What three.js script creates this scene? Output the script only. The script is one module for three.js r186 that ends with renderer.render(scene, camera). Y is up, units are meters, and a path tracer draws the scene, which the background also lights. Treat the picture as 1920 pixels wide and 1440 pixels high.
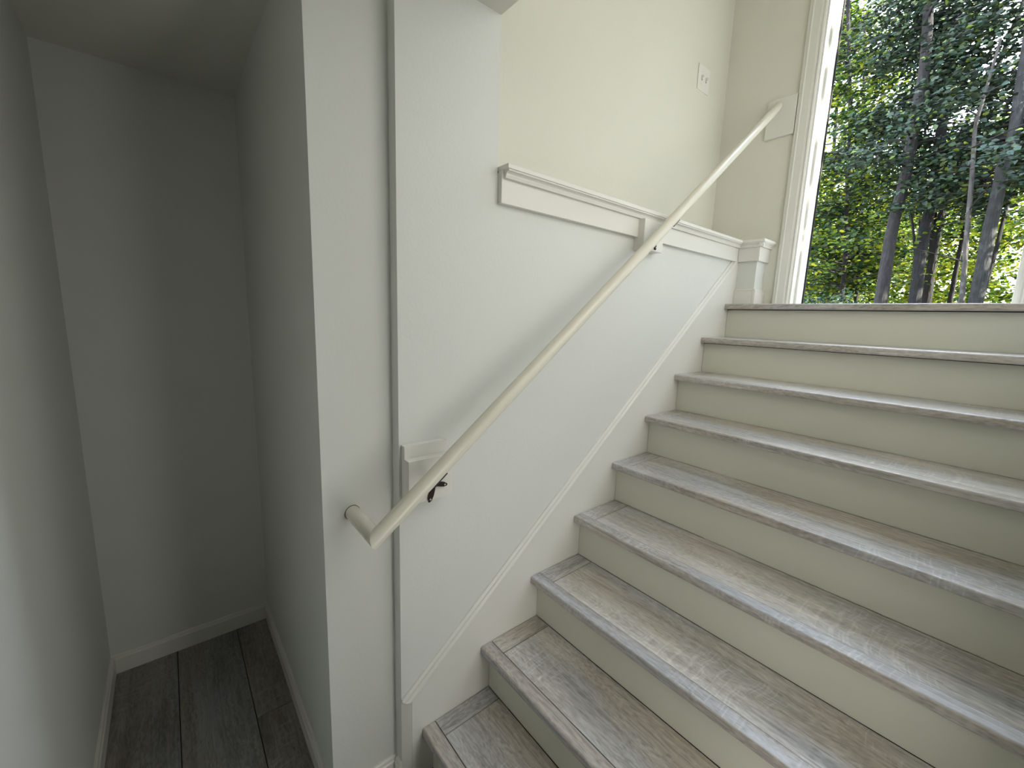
import * as THREE from 'three';
import { RoundedBoxGeometry } from 'three/addons/geometries/RoundedBoxGeometry.js';
import { mergeGeometries } from 'three/addons/utils/BufferGeometryUtils.js';
import { RectAreaLightUniformsLib } from 'three/addons/lights/RectAreaLightUniformsLib.js';

// ---------------------------------------------------------------- camera, sky, sun, exposure
const scene = new THREE.Scene();
const W = 1920, H = 1440, FOCAL = 783.18;
const camera = new THREE.PerspectiveCamera(2 * Math.atan(H / 2 / FOCAL) * 180 / Math.PI, W / H, 0.02, 300);
camera.position.set(1.1153, 1.595, 2.4911);
camera.rotation.order = 'YXZ';
camera.rotation.set(-0.1591, 0.87895, 0.03351);
camera.updateMatrixWorld(true);

const renderer = new THREE.WebGLRenderer({ antialias: true });
renderer.toneMapping = THREE.LinearToneMapping;
renderer.toneMappingExposure = 1.18;
renderer.shadowMap.enabled = true;
RectAreaLightUniformsLib.init();

const SKY = 7.2;                     // daylight: hazy blue, paler towards the horizon
{
  const w = 256, h = 128, d = new Float32Array(w * h * 4);
  for (let j = 0; j < h; j++) {
    const up = Math.max(0, Math.sin(((j + 0.5) / h - 0.5) * Math.PI)), t = Math.pow(up, 0.55);
    const c = [0.98 + (0.72 - 0.98) * t, 1.0 + (0.85 - 1.0) * t, 1.04 + (1.06 - 1.04) * t];
    for (let i = 0; i < w; i++) { const o = (j * w + i) * 4; for (let k = 0; k < 3; k++) d[o + k] = c[k] * SKY; d[o + 3] = 1; }
  }
  const t = new THREE.DataTexture(d, w, h, THREE.RGBAFormat, THREE.FloatType);
  t.magFilter = t.minFilter = THREE.LinearFilter; t.mapping = THREE.EquirectangularReflectionMapping; t.needsUpdate = true;
  scene.background = t;
}
const sun = new THREE.DirectionalLight(new THREE.Color(1.0, 0.93, 0.80), 32);
sun.name = 'sun';
sun.position.set(0.82 * 40, 0.57 * 40 + 2, -0.15 * 40 - 8); sun.target.position.set(0, 2, -8);
sun.castShadow = true; sun.shadow.radius = 1;
Object.assign(sun.shadow.camera, { left: -30, right: 30, top: 25, bottom: -25, near: 1, far: 90 });
sun.shadow.mapSize.set(2048, 2048);
scene.add(sun, sun.target);

const UNSEEN_LAMP = [0.85, 1.80, 0.34, 1.3];       // unseen lamp, placed to light the foot of the stairs: x, z, side, radiance
const UNSEEN_LAMP_COLOR = new THREE.Color(1.0, 0.97, 0.90);
// unseen frosted windows, placed to light the left walls (built further down): y, y, z, z, radiance
const UNSEEN_WINDOWS = [[1.85, 3.05, 0.35, 1.55, 0.85], [0.35, 1.45, 1.60, 1.88, 3.0]];
const UNSEEN_WINDOW_COLOR = new THREE.Color(1.0, 0.985, 0.945);

// ---------------------------------------------------------------- helpers
function rng(seed) { let s = seed >>> 0; return () => { s = (s + 0x6d2b79f5) | 0; let t = Math.imul(s ^ (s >>> 15), 1 | s); t = (t + Math.imul(t ^ (t >>> 7), 61 | t)) ^ t; return ((t ^ (t >>> 14)) >>> 0) / 4294967296; }; }
function hash(x, y, s) { let h = Math.imul(x, 374761393) ^ Math.imul(y, 668265263) ^ Math.imul(s, 2246822519); h = Math.imul(h ^ (h >>> 13), 1274126177); h ^= h >>> 16; return (h >>> 0) / 4294967296; }
function noise(x, y, s = 0) {
  const ix = Math.floor(x), iy = Math.floor(y), fx = x - ix, fy = y - iy, u = fx * fx * (3 - 2 * fx), v = fy * fy * (3 - 2 * fy);
  const a = hash(ix, iy, s), b = hash(ix + 1, iy, s), c = hash(ix, iy + 1, s), d = hash(ix + 1, iy + 1, s);
  return a + (b - a) * u + (c - a) * v + (a - b - c + d) * u * v;
}
function fbm(x, y, s, n = 4) { let a = 0.5, t = 0, w = 0; for (let i = 0; i < n; i++) { t += a * noise(x, y, s + i * 17); w += a; x *= 2.03; y *= 2.03; a *= 0.5; } return t / w; }
const lerp = (a, b, t) => a + (b - a) * t, clamp01 = (t) => Math.min(1, Math.max(0, t));
const smooth = (a, b, t) => { t = clamp01((t - a) / (b - a)); return t * t * (3 - 2 * t); };

const used = new Set();
function numbered(name) { let n = name, i = 0; while (used.has(n)) n = name + '_' + String(++i).padStart(3, '0'); used.add(n); return n; }
function shade(o) { o.castShadow = o.receiveShadow = true; return o; }
function tag(o, label, category, group, kind) {
  o.userData.label = label; o.userData.category = category;
  if (group) o.userData.group = group;
  if (kind) o.userData.kind = kind;
  return o;
}
function thing(name, at = [0, 0, 0]) { const g = new THREE.Group(); g.name = numbered(name); g.position.set(...at); scene.add(g); return g; }
// a mesh whose geometry is given in world metres; its parent (or the scene) carries the place
function part(name, geo, mat, parent, kind) {
  const m = shade(new THREE.Mesh(geo, mat)); m.name = parent ? name : numbered(name);
  if (parent) {
    parent.updateWorldMatrix(true, false);
    const p = new THREE.Vector3().setFromMatrixPosition(parent.matrixWorld);
    m.position.set(-p.x, -p.y, -p.z); parent.add(m);
  } else scene.add(m);
  if (kind) m.userData.kind = kind;
  return m;
}
function struct(name, geo, mat, label, category) { const m = part(name, geo, mat); return tag(m, label, category, null, 'structure'); }

// uv in metres, by the way each face looks; grain = the axis that runs along u
function metreUV(geo, grain = 'x', off = [0, 0]) {
  const g = geo.index ? geo.toNonIndexed() : geo, p = g.attributes.position, n = g.attributes.normal, uv = new Float32Array(p.count * 2);
  for (let i = 0; i < p.count; i++) {
    const P = { x: p.getX(i), y: p.getY(i), z: p.getZ(i) }, N = { x: Math.abs(n.getX(i)), y: Math.abs(n.getY(i)), z: Math.abs(n.getZ(i)) };
    const rest = ['x', 'y', 'z'].filter((k) => k !== grain);
    let u, v;
    if (N[grain] > 0.7) { u = P[rest[0]]; v = P[rest[1]]; } else { u = P[grain]; v = N[rest[0]] > N[rest[1]] ? P[rest[1]] : P[rest[0]]; }
    uv[i * 2] = u + off[0]; uv[i * 2 + 1] = v + off[1];
  }
  g.setAttribute('uv', new THREE.BufferAttribute(uv, 2));
  return g;
}
function box(x0, x1, y0, y1, z0, z1, r = 0, grain = 'x', off) {
  const w = x1 - x0, h = y1 - y0, d = z1 - z0;
  const g = r ? new RoundedBoxGeometry(w, h, d, 2, Math.min(r, w / 2.1, h / 2.1, d / 2.1)) : new THREE.BoxGeometry(w, h, d);
  g.translate((x0 + x1) / 2, (y0 + y1) / 2, (z0 + z1) / 2);
  return metreUV(g, grain, off);
}
// a profile drawn in a plane and swept straight: plane 'zy' sweeps along x, 'xy' along z, 'xz' along y
function sweep(points, plane, a, b, grain = 'x', off, holes = []) {
  const s = new THREE.Shape(points.map(([u, v]) => new THREE.Vector2(u, v)));
  for (const h of holes) s.holes.push(new THREE.Path(h.map(([u, v]) => new THREE.Vector2(u, v))));
  const g = new THREE.ExtrudeGeometry(s, { depth: b - a, bevelEnabled: false, curveSegments: 8 });
  const p = g.attributes.position;
  for (let i = 0; i < p.count; i++) {
    const u = p.getX(i), v = p.getY(i), w = p.getZ(i) + a;
    if (plane === 'zy') p.setXYZ(i, w, v, u); else if (plane === 'xy') p.setXYZ(i, u, v, w); else p.setXYZ(i, u, w, v);
  }
  if (plane !== 'xy') { const q = g.toNonIndexed ? (g.index ? g.toNonIndexed() : g) : g, a2 = q.attributes.position.array; for (let i = 0; i < a2.length; i += 9) for (let k = 0; k < 3; k++) { const t = a2[i + 3 + k]; a2[i + 3 + k] = a2[i + 6 + k]; a2[i + 6 + k] = t; } q.computeVertexNormals(); return metreUV(q, grain, off); }
  g.computeVertexNormals();
  return metreUV(g, grain, off);
}
function arc(cx, cy, r, a0, a1, n) { const o = []; for (let i = 0; i <= n; i++) { const a = lerp(a0, a1, i / n); o.push([cx + r * Math.cos(a), cy + r * Math.sin(a)]); } return o; }
function merge(list) { return mergeGeometries(list.map((g) => { const q = g.index ? g.toNonIndexed() : g; for (const k of Object.keys(q.attributes)) if (!['position', 'normal', 'uv'].includes(k)) q.deleteAttribute(k); return q; })); }
// a round bar along a path, radius by place, with optional end planes
function bar(a, b, r0, r1, seg = 24, planeA, planeB) {
  const A = new THREE.Vector3(...a), B = new THREE.Vector3(...b), d = B.clone().sub(A).normalize();
  const e1 = new THREE.Vector3(0, 1, 0).cross(d).lengthSq() > 1e-4 ? new THREE.Vector3(0, 1, 0).cross(d).normalize() : new THREE.Vector3(1, 0, 0), e2 = d.clone().cross(e1);
  const pos = [], nor = [], uv = [], idx = [];
  const len = A.distanceTo(B);
  [[A, r0, planeA], [B, r1, planeB]].forEach(([C, r, pl], k) => {
    for (let i = 0; i <= seg; i++) {
      const t = i / seg * Math.PI * 2, n = e1.clone().multiplyScalar(Math.cos(t)).addScaledVector(e2, Math.sin(t)), p = C.clone().addScaledVector(n, r);
      if (pl) p.addScaledVector(d, -p.clone().sub(C).dot(pl) / d.dot(pl));
      pos.push(...p); nor.push(...n); uv.push(t * r, k * len);
    }
  });
  for (let i = 0; i < seg; i++) idx.push(i, i + 1, i + seg + 1, i + 1, i + seg + 2, i + seg + 1);
  for (const k of [0, 1]) {
    const n = d.clone().multiplyScalar(k ? 1 : -1), c0 = pos.length / 3, C = k ? B : A;
    pos.push(...C); nor.push(...n); uv.push(0, 0);
    for (let i = 0; i <= seg; i++) { const o = (k * (seg + 1) + i) * 3; pos.push(pos[o], pos[o + 1], pos[o + 2]); nor.push(...n); uv.push(0, 0); }
    for (let i = 0; i < seg; i++) idx.push(...(k ? [c0, c0 + 1 + i, c0 + 2 + i] : [c0, c0 + 2 + i, c0 + 1 + i]));
  }
  const g = new THREE.BufferGeometry();
  g.setAttribute('position', new THREE.Float32BufferAttribute(pos, 3)); g.setAttribute('normal', new THREE.Float32BufferAttribute(nor, 3)); g.setAttribute('uv', new THREE.Float32BufferAttribute(uv, 2)); g.setIndex(idx);
  return g;
}

// ---------------------------------------------------------------- materials
function texture(w, h, f, size, srgb = true) {
  const d = new Uint8Array(w * h * 4);
  for (let j = 0; j < h; j++) for (let i = 0; i < w; i++) { const c = f((i + 0.5) / w, (j + 0.5) / h), o = (j * w + i) * 4; d[o] = clamp01(c[0]) * 255; d[o + 1] = clamp01(c[1]) * 255; d[o + 2] = clamp01(c[2]) * 255; d[o + 3] = 255; }
  const t = new THREE.DataTexture(d, w, h); t.wrapS = t.wrapT = THREE.MirroredRepeatWrapping; t.magFilter = THREE.LinearFilter; t.minFilter = THREE.LinearMipmapLinearFilter; t.generateMipmaps = true;
  if (srgb) t.colorSpace = THREE.SRGBColorSpace;
  t.repeat.set(1 / size[0], 1 / size[1]); t.needsUpdate = true;
  return t;
}
const grey = (v) => [v, v, v];
const rollerBump = texture(512, 512, (u, v) => grey(0.5 * fbm(u * 90, v * 90, 3, 3) + 0.5 * fbm(u * 9, v * 9, 8, 3)), [0.6, 0.6], false);
function paint(r, g, b, rough = 0.55, bump = 0.0006) { return new THREE.MeshStandardMaterial({ color: new THREE.Color(`rgb(${r},${g},${b})`), roughness: rough, bumpMap: rollerBump, bumpScale: bump }); }
const wallGrey = paint(223, 224, 218, 0.6);         // cool white of the lower walls
const wallCream = paint(227, 225, 212, 0.6);        // warmer white above the ledge
const ceilingPaint = paint(222, 221, 212, 0.8);
const trimPaint = paint(229, 227, 219, 0.36, 0);
const riserPaint = paint(220, 218, 203, 0.42, 0.0003);
const railPaint = paint(226, 222, 206, 0.25, 0.0001);
const plasticWhite = paint(236, 234, 226, 0.35, 0);

// grey wood-look plank: grain along u, saw marks across it
function woodPixel(x, y, s) {
  const warp = fbm(x * 2.2, y * 9, s + 1, 3) - 0.5;
  const band = fbm(x * 1.1 + 7, (y + warp * 0.05) * 26, s + 2, 3);                 // broad cathedral bands
  const streak = fbm(x * 7, (y + warp * 0.02) * 240, s + 3, 3);                    // fine grain
  const fleck = fbm(x * 60 + warp * 20, y * 190, s + 12, 2);
  const patch = fbm(x * 2.4, y * 7, s + 4, 3);
  const sawMask = smooth(0.48, 0.62, fbm(x * 3.1, y * 6, s + 5, 2));
  const saw = smooth(0.60, 0.85, noise(x * 210 + warp * 8, y * 16, s + 6)) * sawMask;
  const curl = smooth(0.58, 0.8, noise(x * 75 + y * 40 + warp * 30, y * 110 - x * 18, s + 9)) * smooth(0.5, 0.7, fbm(x * 4, y * 9, s + 10, 2));
  const pore = smooth(0.74, 0.9, noise(x * 45, y * 420, s + 7));
  let t = 0.48 + (band - 0.5) * 0.5 + (streak - 0.5) * 0.36 + (fleck - 0.5) * 0.5 + (patch - 0.5) * 0.55 + saw * 0.2 + curl * 0.14 - pore * 0.2;
  return { t: clamp01(t), warm: fbm(x * 3, y * 11, s + 8, 3), lift: clamp01(0.5 + (streak - 0.5) * 0.8 + saw * 0.3 - pore * 0.4) };
}
function woodTone(t, warm) {
  const dark = [0.52, 0.50, 0.475], mid = [0.735, 0.72, 0.70], light = [0.88, 0.875, 0.865];
  const c = t < 0.5 ? dark.map((v, k) => lerp(v, mid[k], t * 2)) : mid.map((v, k) => lerp(v, light[k], t * 2 - 1));
  const w = (warm - 0.5) * 0.12; return [c[0] + w * 0.55, c[1] + w * 0.05, c[2] - w * 0.75];
}
const WOOD = [1.5, 0.75];
const woodMap = texture(1536, 768, (u, v) => { const p = woodPixel(u * WOOD[0], v * WOOD[1], 40); return woodTone(p.t, p.warm); }, WOOD);
const woodBump = texture(1536, 768, (u, v) => grey(woodPixel(u * WOOD[0], v * WOOD[1], 40).lift), WOOD, false);
const woodTread = new THREE.MeshPhysicalMaterial({ map: woodMap, bumpMap: woodBump, bumpScale: 0.0006, roughness: 0.5, ior: 1.6, clearcoat: 1, clearcoatRoughness: 0.42 });
const woodNosing = new THREE.MeshPhysicalMaterial({ map: woodMap, bumpMap: woodBump, bumpScale: 0.0004, roughness: 0.5, ior: 1.6, clearcoat: 1, clearcoatRoughness: 0.42, color: new THREE.Color(0.88, 0.875, 0.885) });
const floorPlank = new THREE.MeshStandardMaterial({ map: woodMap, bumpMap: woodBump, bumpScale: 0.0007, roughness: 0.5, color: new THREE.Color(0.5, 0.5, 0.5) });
const jointBlack = new THREE.MeshStandardMaterial({ color: new THREE.Color(0.02, 0.018, 0.016), roughness: 0.9 });
const bronze = new THREE.MeshStandardMaterial({ color: new THREE.Color(0.035, 0.026, 0.022), roughness: 0.32, metalness: 0.7 });
const screwSteel = new THREE.MeshStandardMaterial({ color: new THREE.Color(0.6, 0.58, 0.55), roughness: 0.3, metalness: 1 });
const rubber = new THREE.MeshStandardMaterial({ color: new THREE.Color(0.006, 0.006, 0.006), roughness: 0.8 });

// ---------------------------------------------------------------- measures (metres; y = 0 is the lower floor, z = 0 the top nosing, x = 0 the skirt board's face)
const RISE = 0.19, RUN = 0.2394, OVER = 0.042, STEPS = 9, TOP = RISE * STEPS;
const WALL = -0.018, RIGHT = 1.31, LOWCEIL = 2.489, HIGHCEIL = 4.3, EDGE = 1.642, FRONT = -0.24, OUT = -0.39;
const CREAM = -0.242, NICHE_R = 2.19, NICHE_L = 2.785, NICHE_B = -1.195, PANEL = -0.063;
const DOOR0 = 0.25, DOOR1 = 1.078, HEAD = 3.76;

// ---------------------------------------------------------------- room shell
{
  // floor: dark bed with planks laid on it
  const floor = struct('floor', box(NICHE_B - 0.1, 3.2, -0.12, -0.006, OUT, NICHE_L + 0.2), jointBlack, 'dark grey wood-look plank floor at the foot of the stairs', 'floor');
  const rows = [1.862, 2.096, 2.33, 2.564, 2.798], gap = 0.0016;
  const cuts = [[-0.9, 0.3, 1.5], [-0.5856, 0.64, 1.86], [-0.98, 0.25, 1.46], [-0.1, 1.1, 2.3]];
  cuts[1] = [-0.5856, 0.64, 1.86]; cuts[2] = [-0.373 - 1.0, -0.0, 1.2]; cuts[2] = [-1.6, 0.2, 1.4];
  rows.slice(0, -1).forEach((z0, r) => {
    const zz0 = Math.max(z0, 1.9) + gap, zz1 = Math.min(rows[r + 1], NICHE_L) - gap, xs = [NICHE_B, ...cuts[r].filter((x) => x > NICHE_B + 0.05), 3.0];
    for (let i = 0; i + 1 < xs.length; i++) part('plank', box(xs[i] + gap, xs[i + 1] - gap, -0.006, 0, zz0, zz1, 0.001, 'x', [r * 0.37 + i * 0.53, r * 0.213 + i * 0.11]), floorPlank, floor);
  });

  // foundation wall left of the stairs: full height towards the hall, a ledge at 2.04 m along the stairs
  const ledge = 2.045;
  struct('wall_left', sweep([[-0.115, -0.1], [1.982, -0.1], [1.982, LOWCEIL + 0.05], [EDGE, LOWCEIL + 0.05], [EDGE, ledge], [-0.115, ledge]], 'zy', -0.55, WALL, 'z'), wallGrey,
    'smooth cool white wall beside the stairs, cut down to a ledge', 'wall');
  struct('wall_center', box(NICHE_B - 0.1, PANEL, -0.1, LOWCEIL + 0.05, 1.75, NICHE_R), wallGrey, 'white corner wall between the stairs and the dark niche', 'wall');
  struct('wall_niche_back', box(NICHE_B - 0.15, NICHE_B, -0.1, LOWCEIL + 0.05, NICHE_R - 0.1, NICHE_L + 0.1), wallGrey, 'white wall closing the dark niche at its far end', 'wall');
  struct('wall_back', box(NICHE_B - 0.1, 3.2, -0.1, LOWCEIL + 0.05, NICHE_L, NICHE_L + 0.15), wallGrey, 'white wall along the left side of the dark niche', 'wall');
  struct('ceiling', box(NICHE_B - 0.1, 3.2, LOWCEIL, LOWCEIL + 0.3, EDGE, NICHE_L + 0.1), ceilingPaint, 'low white ceiling over the niche, its edge showing above the stairs', 'ceiling');
  // out of the frame: the far end of the hall and the right side of the stairs
  struct('wall_hall_end', box(3.0, 3.15, -0.1, LOWCEIL + 0.05, 1.8, NICHE_L + 0.1), wallGrey, 'white wall at the far end of the lower hall', 'wall');
  struct('wall_hall_side', box(RIGHT, 3.2, -0.1, LOWCEIL + 0.05, 1.83, 1.98), wallGrey, 'white wall of the lower hall right of the stairs', 'wall');
  struct('wall_right', sweep([[1.9, -0.1], [1.9, HIGHCEIL + 0.1], [OUT, HIGHCEIL + 0.1], [OUT, -0.1]], 'zy', RIGHT, RIGHT + 0.15, 'z', [0, 0],
    UNSEEN_WINDOWS.map(([y0, y1, z0, z1]) => [[z0, y0], [z1, y0], [z1, y1], [z0, y1]])), wallGrey, 'white wall along the right side of the stairs', 'wall');
  struct('wall_upper_back', box(CREAM - 0.2, RIGHT + 0.15, LOWCEIL + 0.05, HIGHCEIL + 0.1, EDGE, EDGE + 0.15), wallCream, 'cream wall above the edge of the low ceiling', 'wall');
  struct('wall_upper_left', box(CREAM - 0.15, CREAM, ledge - 0.1, HIGHCEIL + 0.1, OUT, EDGE + 0.1), wallCream, 'cream upper wall set back behind the ledge', 'wall');
  struct('ceiling_upper', box(CREAM - 0.3, RIGHT + 0.3, HIGHCEIL, HIGHCEIL + 0.2, OUT, EDGE + 0.3), ceilingPaint, 'high white ceiling over the stairwell', 'ceiling');
  // front wall with the doorway cut out, and the foundation return that carries the ledge to it
  struct('wall_front', sweep([[CREAM - 0.3, -0.2], [RIGHT + 0.4, -0.2], [RIGHT + 0.4, HIGHCEIL + 0.3], [CREAM - 0.3, HIGHCEIL + 0.3]], 'xy', OUT, FRONT, 'x', [0, 0],
    [[[DOOR0 - 0.02, TOP - 0.03], [DOOR0 - 0.02, HEAD + 0.02], [DOOR1 + 0.02, HEAD + 0.02], [DOOR1 + 0.02, TOP - 0.03]]]), wallCream, 'cream wall around the open doorway', 'wall');
  struct('wall_front_foundation', box(-0.3, 0.1, 1.2, ledge, FRONT - 0.02, -0.115), wallGrey, 'short white wall return below the ledge beside the doorway', 'wall');
}

// ---------------------------------------------------------------- baseboards
{
  const h = 0.086, t = 0.013;
  const prof = (s) => [[0, 0], [s * t, 0], [s * t, h - 0.018], [s * (t - 0.003), h - 0.014], [s * (t - 0.005), h - 0.004], [s * (t - 0.008), h], [0, h]];
  const alongX = (z, s, a, b) => sweep(prof(s).map(([u, v]) => [z + u, v]), 'zy', a, b, 'x');
  const alongZ = (x, s, a, b) => sweep(prof(s).map(([u, v]) => [x + u, v]), 'xy', a, b, 'z');
  struct('baseboard_niche_back', alongZ(NICHE_B, 1, NICHE_R, NICHE_L), trimPaint, 'white baseboard across the far end of the niche', 'baseboard');
  struct('baseboard_niche_right', alongX(NICHE_R, 1, NICHE_B + t, PANEL), trimPaint, 'white baseboard along the right side of the niche', 'baseboard');
  struct('baseboard_back', alongX(NICHE_L, -1, NICHE_B + t, 3.0), trimPaint, 'white baseboard along the left side of the niche', 'baseboard');
  struct('baseboard_center', merge([alongZ(PANEL, 1, 1.982, NICHE_R + t), alongX(1.982, 1, PANEL + t, WALL)]), trimPaint, 'white baseboard at the foot of the corner wall left of the stairs', 'baseboard');
}

// ---------------------------------------------------------------- ledge on the left wall and its return beside the door (trim_1), skirt board (trim_2)
{
  const cove = (x0, s) => { // profile under the cap: x outwards
    const y1 = 2.05, y0 = 2.0265;
    return [[x0, y0], [x0 + s * 0.010, y0], [x0 + s * 0.012, y0 + 0.006], ...[0, 1, 2, 3, 4].map((i) => { const a = i / 4 * Math.PI / 2; return [x0 + s * (0.026 - 0.013 * Math.cos(a)), y0 + 0.008 + 0.011 * Math.sin(a)]; }), [x0 + s * 0.026, y1], [x0, y1]];
  };
  const ap = 0.02, apF = WALL + ap, apZ = -0.115 + ap, apX = 0.1 + ap - 0.004, L = thing('trim_1', [WALL, 1.952, 0.75]);
  tag(L, 'white moulded ledge along the left wall, turning beside the door', 'trim', null, 'structure');
  part('apron', box(WALL, apF, 1.952, 2.05, apZ, 1.638, 0.0015, 'z'), trimPaint, L);
  part('apron', box(apF, apX, 1.952, 2.05, -0.115, apZ, 0.0015, 'x'), trimPaint, L);
  part('apron', box(0.1, apX, 1.952, 2.05, FRONT, -0.115, 0.0015, 'z'), trimPaint, L);
  part('cove', sweep(cove(apF, 1), 'xy', apZ, 1.631, 'z'), trimPaint, L);
  part('cove', sweep(cove(apZ, 1), 'zy', apF, apX + 0.02, 'x'), trimPaint, L);
  part('cove', sweep(cove(apX, 1), 'xy', FRONT, apZ + 0.02, 'z'), trimPaint, L);
  const capY = 2.05, capT = 0.0145, capF = apF + 0.03, capZ = apZ + 0.03, capX = apX + 0.03;
  part('cap', box(CREAM, capF, capY, capY + capT, capZ, 1.637, 0.002, 'z'), trimPaint, L);
  part('cap', box(CREAM, capX, capY, capY + capT, FRONT, capZ, 0.002, 'x'), trimPaint, L);

  // skirt board and the moulding along its top
  const slope = RISE / RUN, yAt = (z) => 0.3219 + (1.9507 - z) * slope, S = thing('trim_2', [0, 0, 1.95]);
  tag(S, 'white skirt board rising along the stairs with a moulded top edge', 'trim', null, 'structure');
  part('skirt_board', sweep([[1.9525, 0], [1.9525, yAt(1.9525)], [-0.114, yAt(-0.114)], [-0.114, 1.45], [1.70, 0]], 'zy', WALL, -0.0005, 'z'), trimPaint, S);
  // moulding: profile across the slope, swept along it
  {
    const end = (hh) => Math.min(1.9815, 1.9507 + (0.3219 + hh / n[1] - 0.3255) / slope), z1 = -0.092, n = [slope, 1].map((v) => v / Math.hypot(slope, 1)); // (z, y) normal of the slope
    const pr = [[WALL, 0], [0.0045, 0], [0.0055, 0.003], [0.005, 0.010], [0.001, 0.016], [-0.003, 0.0185], [-0.006, 0.0185], [-0.009, 0.023], [-0.011, 0.0285], [WALL, 0.0285]];
    const pos = [];
    const at = (x, hh, z) => { const yb = yAt(z); return [x, yb + hh / n[1], z]; };
    for (let i = 0; i < pr.length; i++) {
      const [a, b] = [pr[i], pr[(i + 1) % pr.length]], A = at(a[0], a[1], end(a[1])), B = at(b[0], b[1], end(b[1])), C = at(b[0], b[1], z1), D = at(a[0], a[1], z1);
      pos.push(...A, ...C, ...B, ...A, ...D, ...C);
    }
    for (let i = 1; i + 1 < pr.length; i++) { pos.push(...at(...pr[0], end(pr[0][1])), ...at(...pr[i], end(pr[i][1])), ...at(...pr[i + 1], end(pr[i + 1][1]))); }
    const g = new THREE.BufferGeometry(); g.setAttribute('position', new THREE.Float32BufferAttribute(pos, 3)); g.computeVertexNormals();
    part('moulding', metreUV(g, 'z'), trimPaint, S);
  }
  part('end_return', sweep([[WALL, 1.951], [-0.0022, 1.951], [-0.0022, 1.9555], [WALL, 1.9815]], 'xz', 0, 0.3248, 'y'), trimPaint, S);
  // base of the wall return beside the door
  const B = thing('trim_3', [0.1, TOP, -0.11]);
  tag(B, 'short white base block at the foot of the wall return by the door', 'trim', null, 'structure');
  part('base_board', box(0, 0.1, TOP, 1.788, -0.115, -0.1, 0.0, 'x'), trimPaint, B);
  part('base_board', box(0.1, 0.115, TOP, 1.788, FRONT, -0.1, 0.002, 'z'), trimPaint, B);
  part('base_cap', box(0, 0.1, 1.788, 1.797, -0.115, -0.104, 0.002, 'x'), trimPaint, B);
  part('base_cap', box(0.1, 0.111, 1.788, 1.797, FRONT, -0.104, 0.002, 'z'), trimPaint, B);
}

// ---------------------------------------------------------------- door frame (the leaf is open, out of sight)
{
  const D = thing('door_1', [(DOOR0 + DOOR1) / 2, TOP, FRONT]);
  tag(D, 'white door frame of the open doorway at the top of the stairs', 'door frame', null, 'structure');
  const yb = TOP, F = FRONT;
  // casing profile: (u across the board from the opening outwards, v proud of the wall)
  const prof = [[0, 0], [0, 0.008], [0.006, 0.012], [0.010, 0.0125], [0.013, 0.009], [0.016, 0.0125], [0.020, 0.013], [0.024, 0.015], [0.055, 0.018], [0.058, 0.022], [0.063, 0.022], [0.066, 0.0185], [0.070, 0.0185], [0.076, 0.018], [0.076, 0]];
  const xl = DOOR0 - 0.008, xr = DOOR1 + 0.008;
  const up = (x, s, top) => sweep(prof.map(([u, v]) => [x + s * u, F + v]), 'xz', yb, top, 'y');
  part('casing', up(xl, -1, HEAD + 0.08), trimPaint, D);
  part('casing', up(xr, 1, HEAD + 0.08), trimPaint, D);
  part('casing', sweep(prof.map(([u, v]) => [F + v, HEAD + 0.008 + u]), 'zy', xl, xr, 'x'), trimPaint, D);
  part('jamb', box(DOOR0 - 0.02, DOOR0, yb, HEAD, OUT - 0.01, F, 0.001, 'y'), trimPaint, D);
  part('jamb', box(DOOR1, DOOR1 + 0.02, yb, HEAD, OUT - 0.01, F, 0.001, 'y'), trimPaint, D);
  part('jamb', box(DOOR0, DOOR1, HEAD - 0.02, HEAD, OUT - 0.01, F, 0.001, 'x'), trimPaint, D);
  part('stop', box(DOOR0, DOOR0 + 0.011, yb, HEAD - 0.02, OUT - 0.005, -0.30, 0.0015, 'y'), trimPaint, D);
  part('stop', box(DOOR1 - 0.018, DOOR1, yb, HEAD - 0.02, OUT - 0.005, -0.30, 0.0015, 'y'), trimPaint, D);
  part('weatherstrip', box(DOOR0 + 0.001, DOOR0 + 0.0175, yb, HEAD - 0.02, OUT - 0.018, OUT - 0.0055, 0.002, 'y'), rubber, D);
  part('threshold', box(DOOR0, DOOR1, yb - 0.02, yb + 0.006, OUT - 0.03, F + 0.01, 0.004, 'x'), trimPaint, D);
  part('strike_plate', box(DOOR1 + 0.0002, DOOR1 - 0.0012, 1.93, 1.985, -0.288, -0.262, 0), bronze, D);
}

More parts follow.
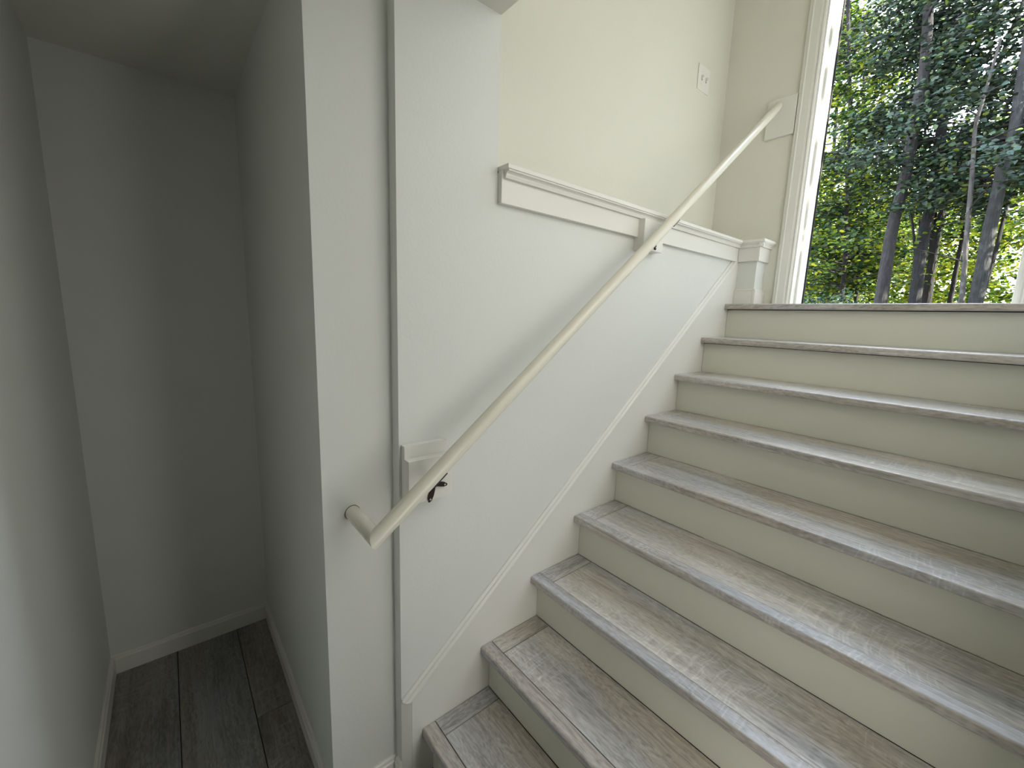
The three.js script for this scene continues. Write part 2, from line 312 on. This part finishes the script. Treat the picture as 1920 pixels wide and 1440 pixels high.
// ---------------------------------------------------------------- staircase
{
  const S = thing('staircase', [0.655, 0, 1.9]);
  tag(S, 'straight flight of stairs with grey wood treads and cream risers', 'staircase');
  const nose = 0.0475, gap = 0.0026, T = 0.03;
  const endW = [0.078, 0.078, 0.078, 0.078, 0.078, 0.077, 0.0785, 0.074, 0.0675];
  const off = [[0.2, 0.1], [0.9, 0.33], [0.4, 0.52], [1.1, 0.05], [0.65, 0.27], [0.05, 0.44], [0.33, 0.15], [0.82, 0.6], [1.2, 0.38]];
  const seam = [0.0008, 0.0008, 0.0008, 0.0008, 0.0009, 0.0012, 0.0016, 0.0034, 0.0034];
  for (let k = 0; k < STEPS; k++) {
    const y = (STEPS - k) * RISE, zf = k * RUN, zb = (k - 1) * RUN - OVER + (k === 0 ? 0.0 : 0);      // front of nosing, riser face behind
    const back = k === 0 ? FRONT + 0.005 : zb, x1 = RIGHT - 0.001, xe = 0.0005 + endW[k], g = seam[k];
    const tread = k === 0
      ? part('landing_board', box(0.118, x1, y - 0.02, y, back + 0.006, zf - nose - g, 0.0008, 'x', off[k]), woodTread, S)
      : part('tread', box(xe + gap / 2, x1, y - 0.02, y, back + 0.0028, zf - nose - g, 0.0008, 'x', off[k]), woodTread, S);
    tread.add(childOf(part('end_plank', box(0.0022, k ? xe - gap / 2 : 0.116, y - 0.02, y, k ? back + 0.0028 : -0.098, zf - nose - g, 0.0008, 'z', [off[k][1] * 2, off[k][0]]), woodTread)));
    // nosing: rounded front, square back
    const r = 0.0065, pr = [[zf - nose, y], ...arc(zf - r, y - r, r, Math.PI / 2, 0, 6), ...arc(zf - 0.006, y - T + 0.006, 0.006, 0, -Math.PI / 2, 4), [zf - nose, y - T]];
    tread.add(childOf(part('nosing', sweep(pr, 'zy', 0.0008, x1, 'x', [off[k][0] + 0.31, off[k][1] + 0.2]), woodNosing)));
    // dark bed under the joints
    tread.add(childOf(part('subtread', box(0.0008, x1, y - 0.034, y - 0.019, back + 0.0015, zf - 0.036, 0, 'x'), jointBlack)));
    // riser below this nosing
    const zr = zf - OVER;
    part('riser', box(0.0006, x1, y - RISE - 0.0005, y - T - 0.0005, zr - 0.018, zr, 0.001, 'x', [k * 0.21, k * 0.4]), riserPaint, S);
  }
  function childOf(m) { scene.remove(m); used.delete(m.name); m.name = m.name.replace(/_\d{3}$/, ''); return m; }
}

// ---------------------------------------------------------------- handrail and its brackets, mounting blocks
{
  const A = new THREE.Vector3(0.115, 1.0112, 2.1078), B = new THREE.Vector3(0.0696, 2.7912, -0.2195), R = 0.0215;
  const d = B.clone().sub(A).normalize(), back = new THREE.Vector3(-1, 0, 0);
  const miter = d.clone().sub(back).normalize();
  const Hd = thing('handrail', [PANEL, 1.0112, 2.1078]);
  tag(Hd, 'round white handrail slanting up the left wall of the stairs', 'handrail');
  part('rail', bar(A.toArray(), B.toArray(), R, R, 40, miter, new THREE.Vector3(0, 0, 1)), railPaint, Hd);
  part('wall_return', bar([PANEL + 0.0012, A.y, A.z], A.toArray(), R, R, 40, undefined, miter), railPaint, Hd);
  part('return_joint', bar([PANEL, A.y, A.z], [PANEL + 0.0012, A.y, A.z], R + 0.0012, R + 0.0012, 40), jointBlack, Hd);
  // brackets: three-lobed plate on the block, arm, saddle under the rail
  const rosette = (cy, cz, face, lobes, zr) => {
    const gs = [];
    const s = new THREE.Shape();
    const n = 60;
    for (let i = 0; i < n; i++) {
      const a = i / n * Math.PI * 2; let r = 0.011;
      for (const [ly, lz] of lobes) { const la = Math.atan2(ly - cy, lz - cz), L = Math.hypot(ly - cy, lz - cz) + 0.009; let da = Math.abs(a - la) % (2 * Math.PI); if (da > Math.PI) da = 2 * Math.PI - da; r = Math.max(r, 0.011 + (L - 0.011) * Math.exp(-((da / 0.26) ** 2))); }
      const p = [cz + r * Math.cos(a), cy + r * Math.sin(a)]; i ? s.lineTo(...p) : s.moveTo(...p);
    }
    const e = new THREE.ExtrudeGeometry(s, { depth: 0.004, bevelEnabled: true, bevelSize: 0.0015, bevelThickness: 0.0015, bevelSegments: 2 });
    const p = e.attributes.position, q = e.index ? e.toNonIndexed() : e;
    for (let i = 0; i < p.count; i++) { const u = p.getX(i), v = p.getY(i), w = p.getZ(i); p.setXYZ(i, face + w + 0.0015, v, u); }
    const a2 = q.attributes.position.array; for (let i = 0; i < a2.length; i += 9) for (let k = 0; k < 3; k++) { const t = a2[i + 3 + k]; a2[i + 3 + k] = a2[i + 6 + k]; a2[i + 6 + k] = t; }
    q.computeVertexNormals();
    const t = (A.z - zr) / (A.z - B.z), rail = A.clone().lerp(B, t);
    const under = rail.clone().add(new THREE.Vector3(0, -R * 1.1, 0)), path = new THREE.CatmullRomCurve3([new THREE.Vector3(face + 0.0065, cy + 0.012, cz + 0.006), new THREE.Vector3(face + 0.022, cy + 0.016, lerp(cz, zr, 0.25)), new THREE.Vector3(lerp(face, rail.x, 0.75), lerp(cy + 0.012, under.y, 0.55), lerp(cz, zr, 0.7)), under]);
    const arm = new THREE.TubeGeometry(path, 24, 0.0055, 12, false);
    const sa = rail.clone().addScaledVector(d, -0.026), sb = rail.clone().addScaledVector(d, 0.026), nrm = new THREE.Vector3(0, 1, 0).addScaledVector(d, -d.y).normalize();
    const sad = bar(sa.addScaledVector(nrm, -R - 0.001).toArray(), sb.addScaledVector(nrm, -R - 0.001).toArray(), 0.0065, 0.0065, 14);
    const screws = lobes.map(([ly, lz]) => { const g = new THREE.SphereGeometry(0.0032, 10, 6); g.scale(0.6, 1, 1); g.translate(face + 0.0075, ly, lz); return g; });
    return { plate: q, arm, sad, screws };
  };
  for (const r of [rosette(1.083, 1.893, 0.0322, [[1.037, 1.907], [1.0735, 1.857], [1.106, 1.9]], 1.93), rosette(1.948, 0.815, 0.0322, [[1.915, 0.809], [1.968, 0.802], [1.976, 0.806]], 0.762)]) {
    const b = part('bracket', merge([r.plate, r.arm]), bronze, Hd); b.userData.label = 'dark bronze bracket';
    const sd = part('saddle', r.sad, bronze); scene.remove(sd); used.delete(sd.name); sd.name = 'saddle'; b.add(sd);
    for (const s of r.screws) { const m = part('screw', s, screwSteel); scene.remove(m); used.delete(m.name); m.name = 'screw'; b.add(m); }
  }

  const b1 = part('mounting_block', merge([box(WALL, 0.032, 1.031, 1.167, 1.829, 1.9745, 0.0015, 'y'), box(WALL, 0.004, 1.16, 1.206, 1.831, 1.9745, 0.0012, 'y')]), trimPaint);
  tag(b1, 'white stepped wooden block behind the lower end of the handrail', 'block');
  const b2 = part('mounting_block', box(WALL, 0.032, 1.90, 2.0262, 0.744, 0.893, 0.0012, 'y'), trimPaint);
  tag(b2, 'white square block under the ledge behind the middle of the handrail', 'block');
  const b3 = part('mounting_block', box(0.0185, 0.1615, 2.632, 2.831, FRONT, FRONT + 0.02, 0.0012, 'y'), trimPaint);
  tag(b3, 'white square block by the door casing where the handrail ends', 'block');
}

// ---------------------------------------------------------------- light switch on the cream wall
{
  const y0 = 2.8895, y1 = 3.018, z0 = -0.022, z1 = 0.1022, S = thing('light_switch', [CREAM, (y0 + y1) / 2, (z0 + z1) / 2]);
  tag(S, 'white double light switch on the cream upper wall', 'light switch');
  part('cover_plate', box(CREAM, CREAM + 0.006, y0, y1, z0, z1, 0.0028, 'y'), plasticWhite, S);
  for (const z of [0.063, 0.017]) {
    part('slot', box(CREAM + 0.0055, CREAM + 0.0068, 2.941, 2.966, z - 0.0055, z + 0.0055, 0, 'y'), new THREE.MeshStandardMaterial({ color: new THREE.Color(0.35, 0.34, 0.31), roughness: 0.5 }), S);
    const t = box(-0.004, 0.012, -0.008, 0.008, -0.004, 0.004, 0.0015, 'y'); t.rotateZ(0.45); t.translate(CREAM + 0.008, 2.955, z);
    part('toggle', t, plasticWhite, S);
    for (const y of [2.9245, 2.9835]) { const g = new THREE.CylinderGeometry(0.003, 0.003, 0.0016, 12); g.rotateZ(Math.PI / 2); g.translate(CREAM + 0.0064, y, z); part('screw', g, plasticWhite, S); }
  }
}

// ---------------------------------------------------------------- unseen frosted windows in the right wall, placed to light the walls opposite
UNSEEN_WINDOWS.forEach(([y0, y1, z0, z1, radiance], i) => {
  const w = thing('unseen_window_' + (i + 1), [RIGHT, y0, (z0 + z1) / 2]), x = RIGHT, c = 0.06;
  tag(w, i ? 'unseen lower frosted window in the right wall, lighting the foot of the stairs' : 'unseen upper frosted window in the right wall, lighting the cream wall', 'window', null, 'structure');
  part('casing', merge([box(x - 0.016, x, y0 - c, y0, z0 - c, z1 + c, 0.002, 'z'), box(x - 0.016, x, y1, y1 + c, z0 - c, z1 + c, 0.002, 'z'), box(x - 0.016, x, y0, y1, z0 - c, z0, 0.002, 'y'), box(x - 0.016, x, y0, y1, z1, z1 + c, 0.002, 'y')]), trimPaint, w);
  const glow = new THREE.MeshStandardMaterial({ color: 0xf4f2ea, roughness: 0.5, emissive: UNSEEN_WINDOW_COLOR, emissiveIntensity: Math.min(1, radiance) });  // the unseen pane glows of itself; the area light below lights the room
  part('unseen_window_pane', box(x + 0.03, x + 0.036, y0, y1, z0, z1), glow, w);
  const a = new THREE.RectAreaLight(UNSEEN_WINDOW_COLOR, radiance, z1 - z0, y1 - y0);
  a.name = 'unseen_window_light_' + (i + 1); a.position.set(x + 0.025, (y0 + y1) / 2, (z0 + z1) / 2); a.lookAt(0, (y0 + y1) / 2, (z0 + z1) / 2); scene.add(a);
});

// ---------------------------------------------------------------- unseen flat lamp in the low ceiling, placed to light the foot of the stairs
{
  const [x, z, side, radiance] = UNSEEN_LAMP, y = LOWCEIL, h = side / 2, L = thing('unseen_ceiling_lamp', [x, y, z]);
  tag(L, 'unseen flat square lamp on the low ceiling, lighting the foot of the stairs', 'lamp');
  part('housing', box(x - h - 0.012, x + h + 0.012, y - 0.022, y, z - h - 0.012, z + h + 0.012, 0.005), plasticWhite, L);
  const glow = new THREE.MeshStandardMaterial({ color: 0xf4f2ea, roughness: 0.6, emissive: UNSEEN_LAMP_COLOR, emissiveIntensity: 1.5 });
  part('unseen_lamp_diffuser', box(x - h, x + h, y - 0.026, y - 0.021, z - h, z + h, 0.002), glow, L);
  const a = new THREE.RectAreaLight(UNSEEN_LAMP_COLOR, radiance, side, side);
  a.name = 'unseen_ceiling_lamp_light'; a.position.set(x, y - 0.03, z); a.lookAt(x, 0, z); scene.add(a);
}

// ---------------------------------------------------------------- outdoors: ground, trees, shrubs
const at = (px, py, z) => { // the point on the plane z that stands behind a place in the photograph
  const dir = new THREE.Vector3((px - W / 2) / FOCAL, -(py - H / 2) / FOCAL, -1).applyQuaternion(camera.quaternion);
  return camera.position.clone().addScaledVector(dir, (z - camera.position.z) / dir.z);
};
const GROUND = 1.42;
const groundMap = texture(512, 512, (u, v) => { const t = fbm(u * 30, v * 30, 77, 4), m = smooth(0.45, 0.6, fbm(u * 5, v * 5, 78, 3)); return [lerp(0.36, 0.26, m) * (0.6 + 0.8 * t), lerp(0.30, 0.33, m) * (0.6 + 0.8 * t), lerp(0.2, 0.13, m) * (0.6 + 0.8 * t)]; }, [4, 4]);
{
  const g = new THREE.PlaneGeometry(90, 70, 60, 50); g.rotateX(-Math.PI / 2); g.translate(0, 0, -35.9);
  const p = g.attributes.position; for (let i = 0; i < p.count; i++) { const far = smooth(-4, -20, p.getZ(i)); p.setY(i, GROUND + far * (fbm(p.getX(i) * 0.15 + 40, p.getZ(i) * 0.15 + 60, 9, 3) - 0.5) * 0.9); }
  g.computeVertexNormals();
  struct('ground', metreUV(g, 'x'), new THREE.MeshStandardMaterial({ map: groundMap, roughness: 1 }), 'leaf-strewn woodland ground outside the door', 'ground');
}
const barkMap = texture(256, 512, (u, v) => { const t = fbm(u * 14, v * 10, 51, 4), l = smooth(0.56, 0.7, fbm(u * 8, v * 16, 55, 3)); return [lerp(0.26 + 0.30 * t, 0.60, l * 0.6), lerp(0.25 + 0.29 * t, 0.62, l * 0.6), lerp(0.25 + 0.28 * t, 0.60, l * 0.6)]; }, [0.6, 1.2]);
const barkBump = texture(256, 512, (u, v) => grey(fbm(u * 22, v * 9, 51, 4)), [0.6, 1.2], false);
const barkOf = (r, g, b) => new THREE.MeshStandardMaterial({ map: barkMap, bumpMap: barkBump, bumpScale: 0.02, roughness: 0.95, color: new THREE.Color(r, g, b) });
const barkGrey = barkOf(0.075, 0.075, 0.083), barkDark = barkOf(0.035, 0.033, 0.032), barkPale = barkOf(0.25, 0.25, 0.245);
const leafMat = new THREE.MeshPhysicalMaterial({ color: 0xffffff, roughness: 0.7, specularIntensity: 0.25, transmission: 0.5, thickness: 0, side: THREE.DoubleSide });

const leafOpaque = new THREE.MeshStandardMaterial({ color: 0xffffff, roughness: 0.75, side: THREE.DoubleSide });
// leaf: a pointed blade folded along its midrib, one unit long
const leafGeo = (() => {
  const P = [[0, 0, 0], [0.30, 0.08, 0.30], [-0.30, 0.08, 0.30], [0.26, 0.06, 0.62], [-0.26, 0.06, 0.62], [0, -0.06, 1], [0, 0.0, 0.45]];
  const T = [[0, 1, 6], [0, 6, 2], [1, 3, 6], [2, 6, 4], [3, 5, 6], [4, 6, 5]], pos = [];
  for (const t of T) for (const i of t) pos.push(...P[i]);
  const g = new THREE.BufferGeometry(); g.setAttribute('position', new THREE.Float32BufferAttribute(pos, 3)); g.computeVertexNormals(); return g;
})();
const PAL = { // linear leaf colours; sunlit brightness is put into fresh and gold
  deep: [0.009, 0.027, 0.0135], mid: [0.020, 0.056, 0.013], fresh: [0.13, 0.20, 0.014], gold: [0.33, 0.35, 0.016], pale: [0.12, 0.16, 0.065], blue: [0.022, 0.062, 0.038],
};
// leaves: list of [x, y, z, size, colour key]
function foliage(list, seed, parent, mat = leafMat, name = 'foliage') {
  const r = rng(seed), m = new THREE.InstancedMesh(leafGeo, mat, list.length), M = new THREE.Matrix4(), q = new THREE.Quaternion(), e = new THREE.Euler(), c = new THREE.Color();
  parent.updateWorldMatrix(true, false);
  const o = new THREE.Vector3().setFromMatrixPosition(parent.matrixWorld);
  list.forEach(([x, y, z, s, key], i) => {
    e.set((r() - 0.5) * 1.7 + 0.25, r() * Math.PI * 2, (r() - 0.5) * 1.5); q.setFromEuler(e);
    M.compose(new THREE.Vector3(x - o.x, y - o.y, z - o.z), q, new THREE.Vector3(s * (0.85 + 0.3 * r()), s, s * (0.85 + 0.3 * r()))); m.setMatrixAt(i, M);
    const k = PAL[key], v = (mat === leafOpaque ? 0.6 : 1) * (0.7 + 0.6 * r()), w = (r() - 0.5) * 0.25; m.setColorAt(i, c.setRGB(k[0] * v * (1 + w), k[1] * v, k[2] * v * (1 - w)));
  });
  m.name = name; m.userData.kind = 'stuff'; shade(m); parent.add(m); return m;
}
function trunkGeo(pts, r0, r1, seed, seg = 14) { // a tapering, slightly wavy stem
  const curve = new THREE.CatmullRomCurve3(pts), n = Math.max(10, pts.length * 6), pos = [], uv = [], idx = [], r = rng(seed), ph = r() * 9;
  for (let i = 0; i <= n; i++) {
    const t = i / n, p = curve.getPoint(t), rad = lerp(r0, r1, t) * (1 + 0.5 * Math.exp(-t * n * 0.6));
    for (let j = 0; j <= seg; j++) { const a = j / seg * Math.PI * 2, k = rad * (1 + 0.07 * Math.sin(3 * a + ph + t * 5) + 0.05 * Math.sin(5 * a + t * 14 + ph)); pos.push(p.x + k * Math.cos(a), p.y, p.z + k * Math.sin(a)); uv.push(a * rad, p.y); }
  }
  for (let i = 0; i < n; i++) for (let j = 0; j < seg; j++) { const a = i * (seg + 1) + j, b = a + seg + 1; idx.push(a, b, a + 1, a + 1, b, b + 1); }
  const g = new THREE.BufferGeometry(); g.setAttribute('position', new THREE.Float32BufferAttribute(pos, 3)); g.setAttribute('uv', new THREE.Float32BufferAttribute(uv, 2)); g.setIndex(idx); g.computeVertexNormals(); return g;
}
const twig = (a, b, r0, r1) => bar(a.toArray(), b.toArray(), r0, r1, 6);

// a tree by its trunk (places in the photograph on the plane z), with branches that carry flat sprays of leaves
function tree(name, label, o) {
  const r = rng(o.seed), pts = o.path.map(([x, y]) => at(x, y, o.z));
  const lo = pts[0], hi = pts[pts.length - 1], up = hi.clone().sub(pts[Math.max(0, pts.length - 2)]).normalize();
  const foot = new THREE.Vector3(lo.x - (pts[1].x - lo.x) * 0.2, GROUND - 0.25, o.z);
  const all = [foot, ...pts];
  if (o.top > hi.y) all.push(hi.clone().addScaledVector(up, (o.top - hi.y) / Math.max(0.5, up.y)));
  const t = thing(name, [foot.x, GROUND, foot.z]);
  tag(t, label, 'tree', o.group);
  part('trunk', trunkGeo(all, o.r0, o.r1, o.seed + 1), o.bark, t);
  const curve = new THREE.CatmullRomCurve3(all), tw = [], leaves = [];
  const T0 = o.from ?? 0.3;
  for (let i = 0; i < (o.branches ?? 0); i++) {
    const k = lerp(T0, 0.99, (i + r()) / o.branches), p = curve.getPoint(k), a = o.around ? r() * Math.PI * 2 : Math.PI * (1.0 + r()) + (r() < 0.12 ? 3 : 0), len = (o.reach ?? 1.6) * (0.5 + 0.7 * r()) * (1 - 0.35 * k);
    const e = p.clone().add(new THREE.Vector3(Math.cos(a) * len, len * (o.lift ?? 0.1) * (r() - 0.2), Math.sin(a) * len)), m = p.clone().lerp(e, 0.55).add(new THREE.Vector3(0, len * 0.08, 0));
    tw.push(twig(p, m, 0.022, 0.014), twig(m, e, 0.014, 0.005));
    const n = Math.round((o.leaves ?? 60) * (0.6 + 0.8 * r()));
    for (let j = 0; j < n; j++) {
      const s = 0.25 + 0.8 * Math.pow(r(), 0.8), q = p.clone().lerp(e, s), w = 0.42 * (0.4 + s) * (o.spread ?? 1);
      leaves.push([q.x + (r() + r() - 1) * w, q.y + (r() + r() - 1) * w * 0.5 - 0.1 * s * len * 0.3, q.z + (r() + r() - 1) * w, (o.leaf ?? 0.1) * (0.7 + 0.6 * r()), pick(o.tones, r)]);
    }
  }
  if (o.dead) for (let i = 0; i < o.dead; i++) { const k = lerp(0.2, 0.9, (i + r()) / o.dead), p = curve.getPoint(k), a = r() * 6.28, len = 0.4 + 0.8 * r(); tw.push(twig(p, p.clone().add(new THREE.Vector3(Math.cos(a) * len, len * 0.35, Math.sin(a) * len)), 0.014, 0.004)); }
  if (o.limbs) o.limbs.forEach((L, i) => part('limb', trunkGeo(L.path.map(([x, y]) => at(x, y, o.z)), L.r0, L.r1, o.seed + 30 + i, 8), o.bark, t));
  if (tw.length) part('branches', merge(tw), o.bark === barkPale ? barkGrey : barkDark, t, 'stuff');
  if (leaves.length) foliage(leaves, o.seed + 5, t, o.tones === DARK ? leafOpaque : leafMat);
  return t;
}
function pick(tones, r) { let s = 0; for (const [, w] of tones) s += w; let x = r() * s; for (const [k, w] of tones) { x -= w; if (x <= 0) return k; } return tones[0][0]; }
const DARK = [['deep', 6], ['mid', 3], ['blue', 3], ['fresh', 0.8], ['pale', 0.7]], MAPLE = [['mid', 4], ['deep', 2], ['fresh', 4], ['gold', 1], ['pale', 1.6]], LIT = [['fresh', 5], ['gold', 4], ['mid', 3]];  // pale among the dark leaves stands in for sun highlights

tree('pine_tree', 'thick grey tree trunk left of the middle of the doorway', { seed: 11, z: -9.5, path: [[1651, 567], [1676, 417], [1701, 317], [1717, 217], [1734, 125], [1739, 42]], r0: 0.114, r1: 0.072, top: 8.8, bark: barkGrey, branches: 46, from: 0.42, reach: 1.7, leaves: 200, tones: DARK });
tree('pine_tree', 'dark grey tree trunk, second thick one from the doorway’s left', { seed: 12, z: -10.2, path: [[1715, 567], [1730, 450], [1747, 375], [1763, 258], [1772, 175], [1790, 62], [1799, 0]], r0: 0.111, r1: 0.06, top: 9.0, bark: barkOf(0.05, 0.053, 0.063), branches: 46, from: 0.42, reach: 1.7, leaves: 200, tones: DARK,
  limbs: [{ path: [[1719, 520], [1712, 430], [1704, 380]], r0: 0.03, r1: 0.015 }] });
tree('forked_tree', 'dark forked tree right behind the dark grey trunk', { seed: 13, z: -11.5, path: [[1738, 562], [1745, 510], [1752, 470], [1766, 400], [1788, 333], [1813, 270]], r0: 0.102, r1: 0.036, top: 8.5, bark: barkDark, branches: 14, from: 0.5, reach: 1.3, leaves: 110, tones: MAPLE,
  limbs: [{ path: [[1747, 500], [1748, 440], [1757, 380], [1764, 330]], r0: 0.048, r1: 0.03 }] });
tree('birch_tree', 'slender pale birch trunk between the two right-hand grey trunks', { seed: 14, z: -9.0, path: [[1803, 562], [1813, 437], [1824, 312], [1830, 233], [1841, 195]], r0: 0.045, r1: 0.018, top: 6.6, bark: barkPale, branches: 0, dead: 5,
  limbs: [{ path: [[1824, 330], [1826, 270], [1828, 215]], r0: 0.012, r1: 0.0072 }] });
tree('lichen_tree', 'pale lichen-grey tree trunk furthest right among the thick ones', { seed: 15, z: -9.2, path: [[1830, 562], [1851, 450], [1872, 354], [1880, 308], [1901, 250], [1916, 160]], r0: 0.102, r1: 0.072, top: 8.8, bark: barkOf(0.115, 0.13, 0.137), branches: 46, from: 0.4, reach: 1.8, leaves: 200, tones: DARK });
tree('thin_tree', 'thin dark leaning tree right of the lichen-grey trunk', { seed: 16, z: -10.8, path: [[1840, 562], [1867, 470], [1880, 416], [1897, 354], [1914, 300]], r0: 0.042, r1: 0.021, top: 7.5, bark: barkDark, branches: 10, from: 0.5, reach: 1.2, leaves: 50, tones: MAPLE,
  limbs: [{ path: [[1852, 500], [1880, 465], [1916, 435]], r0: 0.0132, r1: 0.006 }] });
tree('thin_tree', 'thin dark trunk low in the leaves beside the left jamb', { seed: 17, z: -12.5, path: [[1605, 562], [1611, 500], [1614, 437], [1616, 330]], r0: 0.051, r1: 0.03, top: 9.8, bark: barkDark, around: true, branches: 56, from: 0.25, reach: 1.6, leaves: 200, tones: MAPLE });
tree('maple_tree', 'leafy maple with a dark broken trunk near the left jamb', { seed: 18, z: -11.0, path: [[1582, 520], [1586, 420], [1590, 310], [1594, 229], [1592, 104]], r0: 0.054, r1: 0.036, top: 10.6, bark: barkDark, around: true, branches: 100, from: 0.12, reach: 1.7, leaves: 130, tones: MAPLE });
tree('maple_tree', 'leafy tree with the slender dark trunk closest to the left door jamb', { seed: 21, z: -13.2, path: [[1553, 545], [1556, 440], [1562, 300], [1576, 100]], r0: 0.055, r1: 0.035, top: 10.2, bark: barkDark, around: true, branches: 80, from: 0.15, reach: 1.7, leaves: 130, tones: MAPLE });
tree('thin_tree', 'thin straight trunk between the two thick grey trunks', { seed: 19, z: -12.0, path: [[1722, 470], [1727, 380], [1731, 312], [1737, 208]], r0: 0.033, r1: 0.021, top: 8.5, bark: barkGrey, branches: 10, from: 0.5, reach: 1.2, leaves: 50, tones: DARK });
tree('thin_tree', 'dark slanting trunk just left of the birch', { seed: 20, z: -11.8, path: [[1782, 562], [1800, 470], [1812, 420], [1830, 380]], r0: 0.051, r1: 0.03, top: 7.5, bark: barkDark, branches: 12, from: 0.4, reach: 1.2, leaves: 60, tones: MAPLE });

// woods behind: rounded sunlit crowns on thin stems
function crownTree(name, label, x, z, o) {
  const r = rng(o.seed), t = thing(name, [x, GROUND, z]);
  tag(t, label, 'tree', o.group);
  const top = GROUND + o.h;
  part('trunk', trunkGeo([new THREE.Vector3(x, GROUND - 0.2, z), new THREE.Vector3(x + (r() - 0.5) * 0.5, GROUND + o.h * 0.4, z), new THREE.Vector3(x + (r() - 0.5) * 0.9, top - 0.4, z)], o.r0 ?? 0.1, 0.03, o.seed + 2, 8), barkDark, t);
  const leaves = [];
  for (let c = 0; c < o.clumps; c++) {
    const a = r() * 6.283, k = Math.pow(r(), 0.6), cy = lerp(o.low, o.h, r()), taper = Math.sqrt(Math.max(0.05, 1 - ((cy - o.h * 0.5) / (o.h * 0.55)) ** 2)), R = o.w * k * taper;
    const cx = x + Math.cos(a) * R, cz = z + Math.sin(a) * R, key = pick(o.tones, r);
    for (let j = 0; j < o.leaves; j++) leaves.push([cx + (r() + r() + r() - 1.5) * 0.75, GROUND + cy + (r() + r() - 1) * 0.32, cz + (r() + r() + r() - 1.5) * 0.75, (o.leaf ?? 0.13) * (0.7 + 0.6 * r()), r() < 0.7 ? key : pick(o.tones, r)]);
  }
  foliage(leaves, o.seed + 3, t, o.opaque ? leafOpaque : leafMat);
  return t;
}
const GR = 'small sunlit trees of the undergrowth', GL = 'small sunlit yellow-green tree low in the woods behind the near trunks', GB = 'tall sunlit trees furthest back', GM = 'tall yellow-green tree furthest back in the woods, seen between the near trunks';
const far = rng(900);
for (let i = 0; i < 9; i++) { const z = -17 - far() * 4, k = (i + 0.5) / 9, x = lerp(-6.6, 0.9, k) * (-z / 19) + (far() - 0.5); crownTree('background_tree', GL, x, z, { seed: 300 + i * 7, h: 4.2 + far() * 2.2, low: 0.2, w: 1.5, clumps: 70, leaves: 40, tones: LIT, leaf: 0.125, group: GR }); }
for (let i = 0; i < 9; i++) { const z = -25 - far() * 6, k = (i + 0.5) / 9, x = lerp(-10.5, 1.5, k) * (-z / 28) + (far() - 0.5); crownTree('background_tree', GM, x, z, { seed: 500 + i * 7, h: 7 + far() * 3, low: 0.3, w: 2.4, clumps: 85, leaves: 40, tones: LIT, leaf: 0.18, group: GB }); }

// undergrowth just outside
function shrub(name, label, x, z, o) {
  const r = rng(o.seed), t = thing(name, [x, GROUND, z]); tag(t, label, 'shrub', o.group);
  const tw = [], leaves = [];
  for (let i = 0; i < o.stems; i++) {
    const a = r() * 6.283, e = new THREE.Vector3(x + Math.cos(a) * o.w * r(), GROUND + o.h * (0.6 + 0.4 * r()), z + Math.sin(a) * o.w * r());
    tw.push(twig(new THREE.Vector3(x, GROUND - 0.05, z), e, 0.012, 0.004));
    for (let j = 0; j < o.leaves; j++) { const s = 0.3 + 0.75 * r(), w = 0.2; leaves.push([lerp(x, e.x, s) + (r() + r() - 1) * w, lerp(GROUND, e.y, s) + (r() + r() - 1) * w * 0.6, lerp(z, e.z, s) + (r() + r() - 1) * w, o.leaf * (0.7 + 0.6 * r()), pick(o.tones, r)]); }
  }
  part('stems', merge(tw), barkDark, t, 'stuff'); foliage(leaves, o.seed + 1, t);
}
{ const p = at(1548, 562, -7.0); shrub('evergreen_shrub', 'small blue-green shrub low beside the left door jamb', p.x, p.z, { seed: 701, stems: 26, w: 0.55, h: p.y - GROUND + 0.1, leaves: 60, leaf: 0.06, tones: [['blue', 5], ['pale', 2]] }); }

// unseen trees off to the right, placed to shade the left jamb and dim the wall
crownTree('unseen_shade_tree', 'unseen leafy young tree right of the doorway, shading the left jamb', 4.6, -1.4, { seed: 811, h: 4.4, low: 0.3, w: 1.2, clumps: 130, leaves: 32, tones: MAPLE, opaque: true, leaf: 0.21, r0: 0.08 });
crownTree('unseen_shade_tree', 'unseen taller leafy tree behind the young tree, dimming sky light on the left wall', 5.8, -4.4, { seed: 831, h: 9.5, low: 0.3, w: 2.2, clumps: 130, leaves: 32, tones: MAPLE, opaque: true, leaf: 0.31, r0: 0.12 });
crownTree('unseen_shade_tree', 'unseen broad leafy tree further off to the right, dimming sky light on the left wall', 5.6, -9.0, { seed: 851, h: 9.5, low: 0.3, w: 2.4, clumps: 130, leaves: 32, tones: MAPLE, opaque: true, leaf: 0.31, r0: 0.12 });

// the woods go on to the right of what the doorway shows
for (let i = 0; i < 9; i++) { const z = -15 - far() * 13, x = 1.6 + i * 1.25 + far() * 0.6; crownTree('woodland_tree', 'leafy woodland tree outside, right of what the doorway shows', x, z, { seed: 1001 + i * 7, h: 7.5 + far() * 3, low: 0.3, w: 2.0, clumps: 60, leaves: 30, tones: i % 2 ? MAPLE : LIT, opaque: true, leaf: 0.3, r0: 0.13, group: 'woodland trees to the right' }); }

renderer.render(scene, camera);
